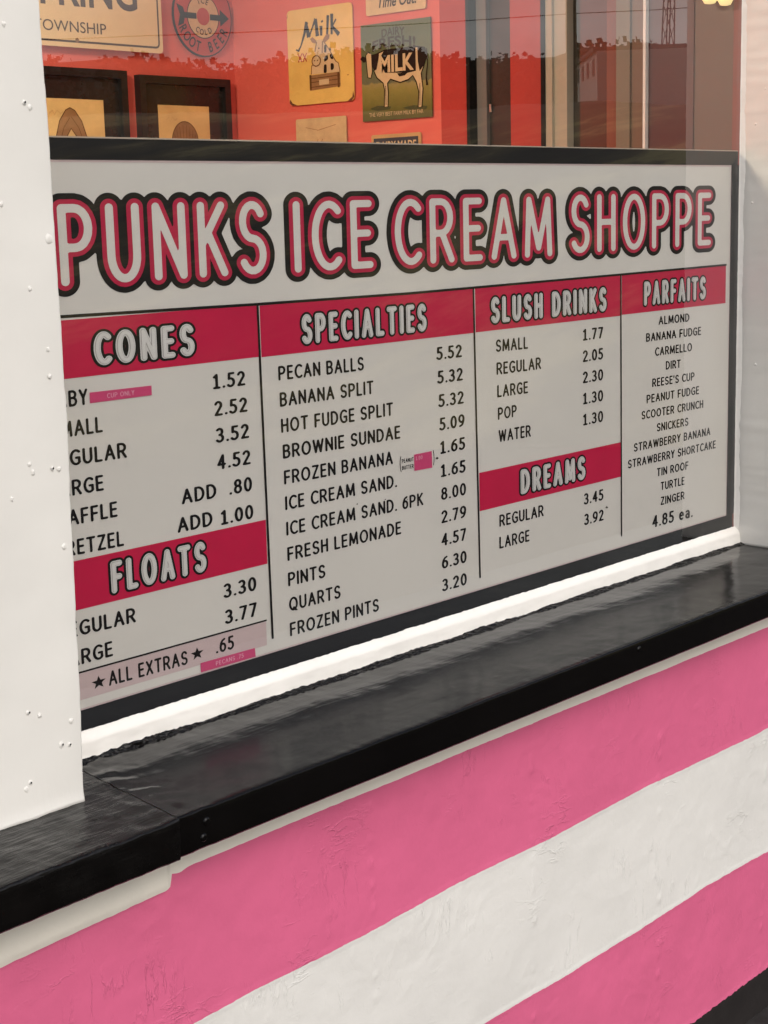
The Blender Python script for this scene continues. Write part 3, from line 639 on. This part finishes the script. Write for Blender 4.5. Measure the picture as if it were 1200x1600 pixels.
# two framed drawings
def frame(u0, v0, u1, v1, p, label, kind):
    o = tag(empty('framed_drawing', ((u0+u1)/2, LY-.01, (v0+v1)/2)), label, 'framed picture', 'black framed drawings on the coral wall')
    mb = MB(); b = .020
    for a in ((u0, v0, u0+b, v1), (u1-b, v0, u1, v1), (u0+b, v1-b, u1-b, v1), (u0+b, v0, u1-b, v0+b)): mb.box((a[0], LY-.022, a[1]), (a[2], LY, a[3]))
    mb.build('frame', mat('black_frame', (.012, .010, .009), .3, .5, var=.2), o)
    mb = MB(); BK.rect(mb, u0+b, v0+b, u1-b, v1-b, .008); mb.build('mat_board', mat('dark_mat_board', (.020, .015, .012), .22, .5, var=.2), o)
    mb = MB(); BK.rect(mb, *p, .0085); pp = mb.build('paper', mat('aged_paper', (.70, .50, .18), .6, var=.12, vscale=16), o)
    mb = MB(); S = Sub(BK, *p, .009)
    if kind == 0:
        out = arc(.47, .38, .275, .50, 0, 180, 20); 
        O = [(.76, .0), (.755, .3), (.72, .52), (.64, .74), (.54, .865), (.47, .895), (.40, .865), (.30, .74), (.225, .52), (.19, .3), (.185, 0)]
        I = [(.64, .0), (.635, .25), (.60, .42), (.54, .57), (.47, .65), (.41, .57), (.35, .42), (.315, .25), (.31, 0)]
        S.poly(mb, O+I[::-1], .0, 1); S.line(mb, [(a, b) for a, b in O], .014, .0003, 0); S.line(mb, I, .014, .0003, 0)
        M_ = [((a+c)/2, (b+e)/2) for (a, b), (c, e) in zip(O[1:-1], I[:-1]+I[-2:])]
        S.line(mb, [(.70, .2), (.67, .46), (.59, .66), (.48, .79)], .008, .0003, 0); S.line(mb, [(.25, .2), (.28, .46), (.36, .66), (.46, .78)], .008, .0003, 0)
        S.poly(mb, [(.38, .0), (.38, .3), (.42, .4), (.53, .4), (.57, .3), (.57, .0)], .0001, 1)
        S.line(mb, [(.40, .33), (.45, .35)], .02, .0004); S.line(mb, [(.50, .35), (.55, .33)], .02, .0004)
    else:
        S.poly(mb, [(.25, .50)]+arc(.50, .55, .26, .26, 180, 0, 16)+[(.76, .50), (.70, .47), (.50, .50), (.30, .47)], 0, 1)
        for a in arc(.50, .52, .24, .25, 165, 15, 9): S.line(mb, [(a[0], a[1]), (.5+(a[0]-.5)*.75, .50)], .006, .0003, 0)
        S.line(mb, arc(.50, .55, .26, .26, 180, 0, 16), .012, .0005, 0)
        S.poly(mb, [(.29, .46), (.50, .49), (.71, .46), (.70, .20), (.60, .05), (.40, .05), (.30, .20)], .0001, 1)
        S.line(mb, [(.34, .42), (.40, .445), (.46, .42)], .022, .0006); S.line(mb, [(.54, .42), (.60, .445), (.66, .42)], .022, .0006); S.line(mb, [(.50, .40), (.48, .28), (.52, .27)], .012, .0006)
        S.line(mb, [(.26, .46), (.24, .30)], .02, .0006); S.line(mb, [(.74, .46), (.76, .30)], .02, .0006)
    S.line(mb, [(.15, .82), (.2, .86), (.22, .80), (.27, .86), (.32, .82), (.36, .85)], .004, .0004, 1)
    mb.build('drawing', [SEPIA, SEPL], pp)
frame(2.36, 1.72, 2.706, 2.0705, (2.435, 1.79, 2.635, 1.996), 'black framed sepia drawing of a tall pointed hood shape, beside the white post', 0)
frame(2.746, 1.72, 3.063, 2.0632, (2.8135, 1.775, 2.9925, 1.9905), 'black framed sepia drawing of a round capped head, in the wall corner', 1)
# tin signs on the side wall (u = -y)
mk = tag(empty('milk_sign', (XS_-.003, 1.24, 2.1)), 'yellow tin sign with the word Milk above a spotted cow sitting in a crate', 'tin sign')
a0, b0, a1, b1 = -1.3595, 1.9825, -1.1245, 2.2248
mb = MB(); SW.slab(mb, rounded([(a0, b0), (a1, b0), (a1, b1), (a0, b1)], .014), .004, .007); mb.build('plate', YEL, mk)
S = Sub(SW, a0, b0, a1, b1, .0073); mb = MB()
for q in (([(.0, .03), (.04, .0), (.12, .0), (.05, .025), (.012, .07)]), ([(.9, .0), (.96, .0), (1.0, .04), (.985, .10), (.97, .04)]), ([(.0, .93), (.03, .985), (.015, .95), (.006, .92)]), ([(.90, .27), (.93, .275), (.915, .26)])): 
    mb = MB(); S.poly(mb, q); mb.build('rust_patch', RUST, mk)
mb = MB()
for st, wd in (([(.13, .585), (.17, .57), (.21, .62), (.27, .74), (.31, .86)], [.015, .03, .02, .035, .05]), ([(.30, .86), (.34, .70)], [.03, .06]), ([(.34, .70), (.40, .80), (.45, .88)], [.02, .02, .04]), ([(.45, .88), (.47, .70)], [.04, .055]),
               ([(.53, .80), (.53, .70)], [.045, .035]), ([(.545, .855), (.55, .835)], [.035, .03]), ([(.64, .90), (.62, .70)], [.04, .03]), ([(.70, .91), (.69, .70)], [.045, .03]), ([(.69, .77), (.76, .85)], [.02, .02]), ([(.70, .78), (.80, .69)], [.03, .05])):
    S.line(mb, st, wd, .0004*len(mb.f) % .0009)
mb.build('milk_lettering', BRN, mk)
mb = MB()
for k in (.16, .235): 
    S.line(mb, [(k, .45), (k+.06, .54)], .014, .0002, 2); S.line(mb, [(k, .54), (k+.06, .45)], .014, .0005, 2)
S.poly(mb, [(.33, .14), (.80, .16), (.80, .31), (.33, .30)], .0002, 1)                                   # crate
for t_ in (.185, .235, .275): S.line(mb, [(.33, t_-.01), (.80, t_)], .008, .0006, 0)
for k in (.345, .775): S.line(mb, [(k, .15), (k, .305)], .03, .0008, 0)
S.poly(mb, [(.48, .19), (.63, .195), (.63, .25), (.48, .245)], .0011, 3)
B_ = [(.36, .31), (.37, .40), (.42, .42), (.46, .50), (.50, .60), (.56, .64), (.62, .58), (.68, .50), (.74, .42), (.78, .40), (.80, .31)]
S.poly(mb, B_, .0003, 3); S.line(mb, B_, .010, .0006, 0)
for q in ([(.55, .31), (.60, .31), (.60, .40), (.56, .40)], [(.56, .42), (.63, .45), (.62, .50), (.57, .48)], [(.66, .33), (.71, .34), (.71, .40), (.66, .41)], [(.66, .45), (.71, .44), (.69, .50), (.65, .50)], [(.57, .52), (.60, .52), (.61, .60), (.57, .60)], [(.64, .54), (.68, .53), (.66, .58)]): S.poly(mb, rounded([Vector(p) for p in q], .03, 3), .0008, 4)
S.poly(mb, [(.46, .66), (.43, .55), (.44, .49), (.50, .47), (.54, .52), (.56, .62), (.54, .66)], .0009, 3)  # head
S.poly(mb, [(.38, .44), (.40, .40), (.47, .39), (.51, .43), (.49, .49), (.43, .50)], .0012, 3)
S.line(mb, arc(.445, .445, .065, .055, 0, 360, 18), .012, .0015, 0); S.line(mb, [(.46, .64), (.43, .54)], .012, .0015, 0); S.line(mb, [(.55, .64), (.54, .52)], .012, .0015, 0)
S.poly(mb, [(.46, .65), (.40, .695), (.36, .68), (.39, .64), (.44, .625)], .0012, 1); S.poly(mb, [(.55, .65), (.61, .71), (.66, .70), (.65, .66), (.58, .62)], .0012, 1)
S.line(mb, [(.42, .455), (.425, .445)], .02, .0018, 0); S.line(mb, [(.465, .455), (.47, .445)], .02, .0018, 0); S.line(mb, [(.49, .58), (.495, .565)], .018, .0018, 4)
mb.build('cow_print', [SEPIA, SEPL, REDP, CRM, BRN], mk)
# dairy sign
df = tag(empty('dairy_sign', (XS_-.003, .98, 2.05)), 'green tin sign with DAIRY FRESH over a standing cow marked MILK', 'tin sign')
m = bpy.data.materials.new('pasture_print'); m.use_nodes = True; t = NT(m)
sx_ = t.n('ShaderNodeSeparateXYZ', {0: t.co}); mr = t.n('ShaderNodeMapRange', {0: sx_.outputs[2], 1: 1.927, 2: 2.164})
ad = t.n('ShaderNodeMath', {0: mr.outputs[0], 1: t.n('ShaderNodeMath', {0: t.noise(30), 1: .12}, operation='MULTIPLY').outputs[0]}, operation='ADD')
t.t.links.new(t.ramp(ad.outputs[0], [(.03, (.075, .080, .018, 1)), (.17, (.13, .13, .022, 1)), (.38, (.25, .22, .045, 1)), (.435, (.30, .25, .075, 1)), (.45, (.13, .14, .07, 1)), (.60, (.125, .145, .055, 1)), (.9, (.09, .12, .045, 1))]), t.b.inputs['Base Color']); t.b.inputs['Roughness'].default_value = .45
a0, b0, a1, b1 = -1.0970, 1.9272, -.8650, 2.1640
mb = MB(); SW.slab(mb, [(a0, b0), (a1, b0), (a1, b1), (a0, b1)], .004, .007); mb.build('plate', m, df)
def ds(X, Y):
    yb = 885-.083*(X-585); yt = 183-.11*(X-585); return ((X-585)/507, (yb-Y)/(yb-yt))
S = Sub(SW, a0, b0, a1, b1, .0073); P_ = lambda L_: [ds(*p) for p in L_]
mb = MB()
S.poly(mb, P_([(640, 790), (700, 765), (800, 770), (790, 790), (700, 805)]), .0001, 3); S.poly(mb, P_([(880, 780), (960, 760), (1060, 765), (1050, 790), (940, 795)]), .0001, 3)
body = [(690, 395), (760, 362), (1000, 338), (1050, 345), (1066, 400), (1040, 480), (1022, 530), (1033, 640), (1022, 772), (996, 775), (1002, 660), (985, 590), (962, 545), (930, 575), (870, 596), (800, 572), (778, 600), (782, 665), (777, 772), (750, 774), (755, 650), (745, 600), (700, 562), (676, 505)]
S.poly(mb, P_(body), .0004, 1); S.line(mb, P_(body), .014, .0007, 0)
S.poly(mb, P_([(640, 375), (665, 392), (668, 520), (656, 565), (634, 560), (627, 480), (622, 400)]), .0008, 1); S.line(mb, P_([(640, 375), (665, 392), (668, 520), (656, 565), (634, 560), (627, 480), (622, 400), (640, 375)]), .012, .0011, 0)
for q in ([(578, 425), (598, 405), (625, 415), (628, 440), (606, 452)], [(668, 395), (722, 380), (715, 430), (700, 500), (682, 512), (668, 480)], [(1000, 338), (1050, 345), (1066, 400), (1042, 470), (1012, 515), (1000, 440)], [(758, 364), (985, 342), (985, 512), (930, 525), (760, 525), (725, 420)], [(850, 530), (930, 520), (905, 545), (865, 552)]): S.poly(mb, P_(q), .0010, 0)
S.line(mb, P_([(1064, 350), (1070, 450), (1058, 560), (1064, 615)]), [.012, .012, .016, .03], .0014, 0)
S.line(mb, P_([(764, 620), (764, 760)]), .008, .0010, 0); S.line(mb, P_([(1012, 600), (1010, 760)]), .008, .0012, 0)
mb.build('cow_print', [BRN, CRM, SEPIA, mat('dark_grass_print', (.06, .07, .02), .6)], df)
mb = MB(); u_ = lambda s_: a0+s_*(a1-a0); v_ = lambda t_: b0+t_*(b1-b0)
def btext(s_, s0, s1, t0, h, d, dst, shear=0, bend=0, off=.02): text(dst, SW, s_, u_(s0), v_(t0), u_(s1), v_(t0), h*(b1-b0), d=.0073+d, off=off, bend=bend)
btext('MILK', .27, .765, .490, .175, .0016, mb, off=.035); mb.build('cow_lettering', CRM, df); mb = MB(); btext('THE VERY BEST FARM MILK BY FAR', .10, .88, .045, .04, .0004, mb, off=0); mb.build('caption', CRM, df)
mb = MB(); btext('DAIRY', .31, .64, .845, .085, .0004, mb, bend=.004); btext('FRESH!', .17, .79, .715, .105, .0004, mb, bend=.008, off=.03); mb.build('dark_lettering', mat('dark_olive_print', (.045, .032, .018), .7, .1), df)
# three more signs, cut by the board's top or the top of the view
def plate(nm, label, q, m_, frame_m=None):
    o = tag(empty(nm, (XS_-.003, -(q[0]+q[2])/2, (q[1]+q[3])/2)), label, 'tin sign'); mb = MB()
    SW.slab(mb, rounded([(q[0], q[1]), (q[2], q[1]), (q[2], q[3]), (q[0], q[3])], .006), .004, .007); mb.build('plate', m_, o); return o
tm = plate('time_out_sign', 'cream tin sign reading Time Out above the dairy cow sign', (-1.0765, 2.1850, -.879, 2.33), mat('cream_tin', (.66, .50, .25), .45, var=.1, vscale=20))
mb = MB(); text(mb, SW, 'Time Out!', -1.035, 2.2005, -.905, 2.2005, .027, d=.0075, off=.02, shear=.25); mb.build('lettering', BRN, tm)
cs = plate('blank_sign', 'faded cream tin sign with faint marks below the yellow milk sign', (-1.3392, 1.72, -1.156, 1.9465), mat('faded_cream_tin', (.58, .42, .20), .5, var=.16, vscale=22))
S = Sub(SW, -1.3392, 1.72, -1.156, 1.9465, .0073); mb = MB()
for k in range(6): S.line(mb, [(.42+.03*k, .70+.02*(k % 2)), (.44+.03*k, .76-.03*(k % 3))], .012, .0002)
S.line(mb, [(.2, .90), (.45, .86), (.8, .91)], .008, .0002, 0); mb.build('faint_print', SEPL, cs)
dm = plate('dairy_made_sign', 'navy tin sign with a tan border reading DAIRY MADE', (-1.0695, 1.72, -.9033, 1.8925), mat('tan_tin', (.52, .33, .12), .45, var=.1))
mb = MB(); SW.rect(mb, -1.0615, 1.73, -.9113, 1.8835, .0074); nv = mb.build('navy_field', NAVY, dm)
mb = MB(); text(mb, SW, 'DAIRY MADE', -1.052, 1.853, -.918, 1.853, .022, d=.0078, off=.02); mb.build('lettering', CRM, nv)

# ------------------------------------------------------------------ the street outside (seen only mirrored in the glass)
ASPH = mat('asphalt', (.034, .031, .029), .9, .1, var=.2, vscale=30, bumps=[(200, .002, .5, None)])
mb = MB(); mb.add([(-400, -400, -.02), (400, -400, -.02), (400, 400, -.02), (-400, 400, -.02)], [(0, 1, 2, 3)]); tag(mb.build('ground', mat('earth', (.08, .065, .04), .9, var=.2)), kind='structure')
mb = MB(); mb.box((-30, -2.6, -.01), (60, -.19, .0)); tag(mb.build('pavement', ASPH), kind='structure')
mb = MB(); mb.add([(-60, -9.5, -.012), (120, -9.5, -.012), (120, -2.6, -.012), (-60, -2.6, -.012)], [(0, 1, 2, 3)]); tag(mb.build('road', ASPH), kind='structure')
def polar(az, d, tn): a = R(az); return Vector((d*math.sin(a), 1.75-d*math.cos(a), 1.7+d*tn))
m = bpy.data.materials.new('dry_grass'); m.use_nodes = True; t = NT(m)
t.t.links.new(t.ramp(t.noise(.9, 6, .65, (.25, 1, 1)), [(.40, (.03, .024, .010, 1)), (.52, (.10, .08, .03, 1)), (.60, (.34, .28, .11, 1))]), t.b.inputs['Base Color']); t.b.inputs['Roughness'].default_value = .9
mb = MB(); azs = frange(5, 100, 1.0); dss = [11.5, 14, 17, 20, 22.5, 24, 28, 36, 50, 80, 110, 140, 200]
def hh(az, d):
    e = .0600+.0012*math.sin(az*.5)+.0010*math.sin(az*1.7)
    if d <= 22.5: return .0+(1.7+22.5*e)*((d-11.5)/11)**.8
    if d < 26: return 1.7+22.5*e+.1
    return min(1.7+22.5*e+(d-22.5)*.05, 1.7+d*.062)+.12*math.sin(az*.8+d*.05)
vs = [(p.x, p.y, hh(a, d)) for a in azs for d in dss for p in [polar(a, d, 0)]]; n = len(dss)
mb.add(vs, [(i*n+j, (i+1)*n+j, (i+1)*n+j+1, i*n+j+1) for i in range(len(azs)-1) for j in range(n-1)]); tag(mb.build('grass_bank', m, smooth=True), kind='structure')
LEAF = mat('dark_foliage', (.022, .026, .012), .8, .2, var=.4, vscale=.4)
mb = MB(); rn = random.Random(11); vs = []; fs = []
for k in range(230):
    az = rn.uniform(8, 98); d = rn.uniform(105, 150); base = polar(az, d, 0); gz = hh(az, d)
    h = 1.7+d*(.0955+.004*math.sin(az*.7)+rn.gauss(0, .0022))-gz; r_ = rn.uniform(1.6, 3.2)
    for q in range(280):
        v = Vector((rn.gauss(0, 1), rn.gauss(0, 1), rn.gauss(0, 1))).normalized()*rn.uniform(.55, 1)
        c = Vector((base.x+v.x*r_, base.y+v.y*r_, gz+h*.52+v.z*h*.46)); s_ = rn.uniform(.13, .36)
        a = Vector((rn.gauss(0, 1), rn.gauss(0, 1), rn.gauss(0, 1))).normalized(); b = a.orthogonal().normalized()*s_; e = a.cross(b).normalized()*s_
        i = len(vs); vs += [c+b, c+e, c-b, c-e]; fs.append((i, i+1, i+2, i+3))
mb.add(vs, fs); tag(mb.build('wooded_ridge', LEAF), 'dark tree covered ridge across the street', 'wood', kind='stuff')
mb = MB(); A = []
for a in frange(5, 100, 1.0):
    p = polar(a, 152, 0); A.append((p.x, p.y, 1.7+152*(.090+.004*math.sin(a*.7)+.0015*math.sin(a*2.3))))
n = len(A); Bk = [(x*1.25, (y-1.75)*1.25+1.75, z-2) for x, y, z in A]
mb.add([(x*.85, (y-1.75)*.85+1.75, 3) for x, y, z in A]+A+Bk, [(i, i+1, n+i+1, n+i) for i in range(n-1)]+[(n+i, n+i+1, 2*n+i+1, 2*n+i) for i in range(n-1)]); tag(mb.build('hill', mat('hill_earth', (.016, .018, .010), .9, var=.3, vscale=.1)), kind='structure')
# utility poles with a line
WOOD = mat('weathered_pole', (.09, .07, .05), .8)
pts = []
for k, (az, d, lb) in enumerate(((54.6, 36, 'tall wooden utility pole with a cross arm beyond the grass bank'), (22, 24, 'shorter leaning wooden utility pole near the road'))):
    p = polar(az, d, 0); o = tag(empty('utility_pole', (p.x, p.y, 0)), lb, 'utility pole', 'utility poles along the road'); top = 8.2 if k == 0 else 4.6
    mb = MB(); mb.tube([(p.x, p.y, 0), (p.x, p.y, top*.5), (p.x+.05*k, p.y, top)], [.15, .13, .10], 10); mb.build('pole', WOOD, o)
    mb = MB(); mb.box((p.x-.9, p.y-.06, top-.45), (p.x+.9, p.y+.06, top-.32)); mb.build('cross_arm', WOOD, o); pts.append(Vector((p.x, p.y, top-.3)))
w0 = polar(54.6, 36, .1135); w1 = polar(36.6, 29, .1055); P = []
for i in range(25):
    q = i/24*1.6-.2; c = w1.lerp(w0, q); c.z -= .25*q*(1-q) if 0 < q < 1 else 0; P.append(c)
mb = MB(); mb.tube(P, .009, 6); tag(mb.build('power_line', mat('cable_black', (.01, .01, .01), .6)), 'black power line strung between the utility poles', 'cable')
# radio mast on the ridge
p = polar(57.9, 150, 0); mast = tag(empty('radio_mast', (p.x, p.y, 8)), 'thin lattice radio mast on the wooded ridge', 'mast')
mb = MB(); cs_ = [Vector((p.x+a*.45, p.y+b*.45, 8)) for a, b in ((-1, -1), (1, -1), (1, 1), (-1, 1))]; H_ = 34
for c in cs_: mb.tube([c, Vector((p.x+(c.x-p.x)*.4, p.y+(c.y-p.y)*.4, H_))], .06, 5)
mb.build('legs', mat('mast_steel', (.1, .09, .09), .6), mast); mb = MB()
for k in range(14):
    z0, z1 = 8+k*26/14, 8+(k+1)*26/14; f0, f1 = 1-.6*k/14, 1-.6*(k+1)/14
    for i in range(4):
        a, b = cs_[i], cs_[(i+1) % 4]; L_ = lambda c, f, z: Vector((p.x+(c.x-p.x)*f, p.y+(c.y-p.y)*f, z)); mb.tube([L_(a, f0, z0), L_(b, f1, z1)], .035, 4)
mb.build('bracing', bpy.data.materials['mast_steel'], mast)
for k, z in enumerate((13.6, 15.4)):
    mb = MB(); mb.lathe((p.x, p.y-1.0, z), [(0, -.5), (.55, -.35), (.7, 0), (.55, .35), (0, .5)], 12); mb.build('dish', bpy.data.materials['mast_steel'], mast)
# pale barrier wall with dark openings climbing the slope
f0, f1 = polar(54.45, 80, .0685), polar(55.5, 50, .0745); fe = tag(empty('hillside_building', tuple(f0)), 'long pale building with a row of dark window openings on the slope across the street', 'building')
d_ = (f1-f0); nrm = Vector((-d_.y, d_.x, 0)).normalized(); nrm = nrm if nrm.dot(Vector((0, 1.75, 0))-f0) > 0 else -nrm
def quadbox(mb, a, b, z0, z1, n0, n1):
    v = [p+nrm*n+Vector((0, 0, z)) for z in (z0, z1) for p, n in ((a, n0), (b, n0), (b, n1), (a, n1))]
    mb.add(v, [(0, 3, 2, 1), (4, 5, 6, 7), (0, 1, 5, 4), (1, 2, 6, 5), (2, 3, 7, 6), (3, 0, 4, 7)])
mb = MB(); quadbox(mb, f0, f1, -2, .86, -3, 0); mb.build('wall', mat('weathered_white', (.55, .52, .46), .7), fe)
mb = MB(); quadbox(mb, f0, f1, .862, .98, -3.1, .12); mb.build('roof', mat('dark_roof', (.06, .055, .05), .8), fe)
DW = mat('dark_opening', (.02, .02, .02), .3)
for k in range(7):
    a, b = f0.lerp(f1, (k+.25)/7), f0.lerp(f1, (k+.62)/7); mb = MB(); quadbox(mb, a, b, .15, .68, 0, .01); mb.build('window', DW, fe)
# little wall lamp with two yellow glass shades on the side wall, just inside the window
wl = tag(empty('wall_lamp', (3.09, .06, 2.2)), 'small lit wall lamp with two yellow glass shades at the window edge', 'wall lamp')
mb = MB(); mb.box((3.088, .03, 2.20), (3.104, .10, 2.235)); mb.tube([(3.085, .045, 2.20), (3.075, .045, 2.16)], .004, 6); mb.tube([(3.085, .083, 2.20), (3.075, .083, 2.165)], .004, 6); mb.build('bracket', mat('lamp_brass', (.12, .08, .03), .4, metallic=.6), wl)
YG = emit('yellow_glass', (1, .80, .30), 1.1)
for y_, z_, r_ in ((.040, 2.124, .018), (.077, 2.131, .019)):
    mb = MB(); mb.lathe((3.072, y_, z_), [(.0, -.019), (r_*.6, -.017), (r_, -.004), (r_*.95, .014), (r_*.5, .034), (.006, .04)], 18); mb.build('lamp_shade', YG, wl, smooth=True)
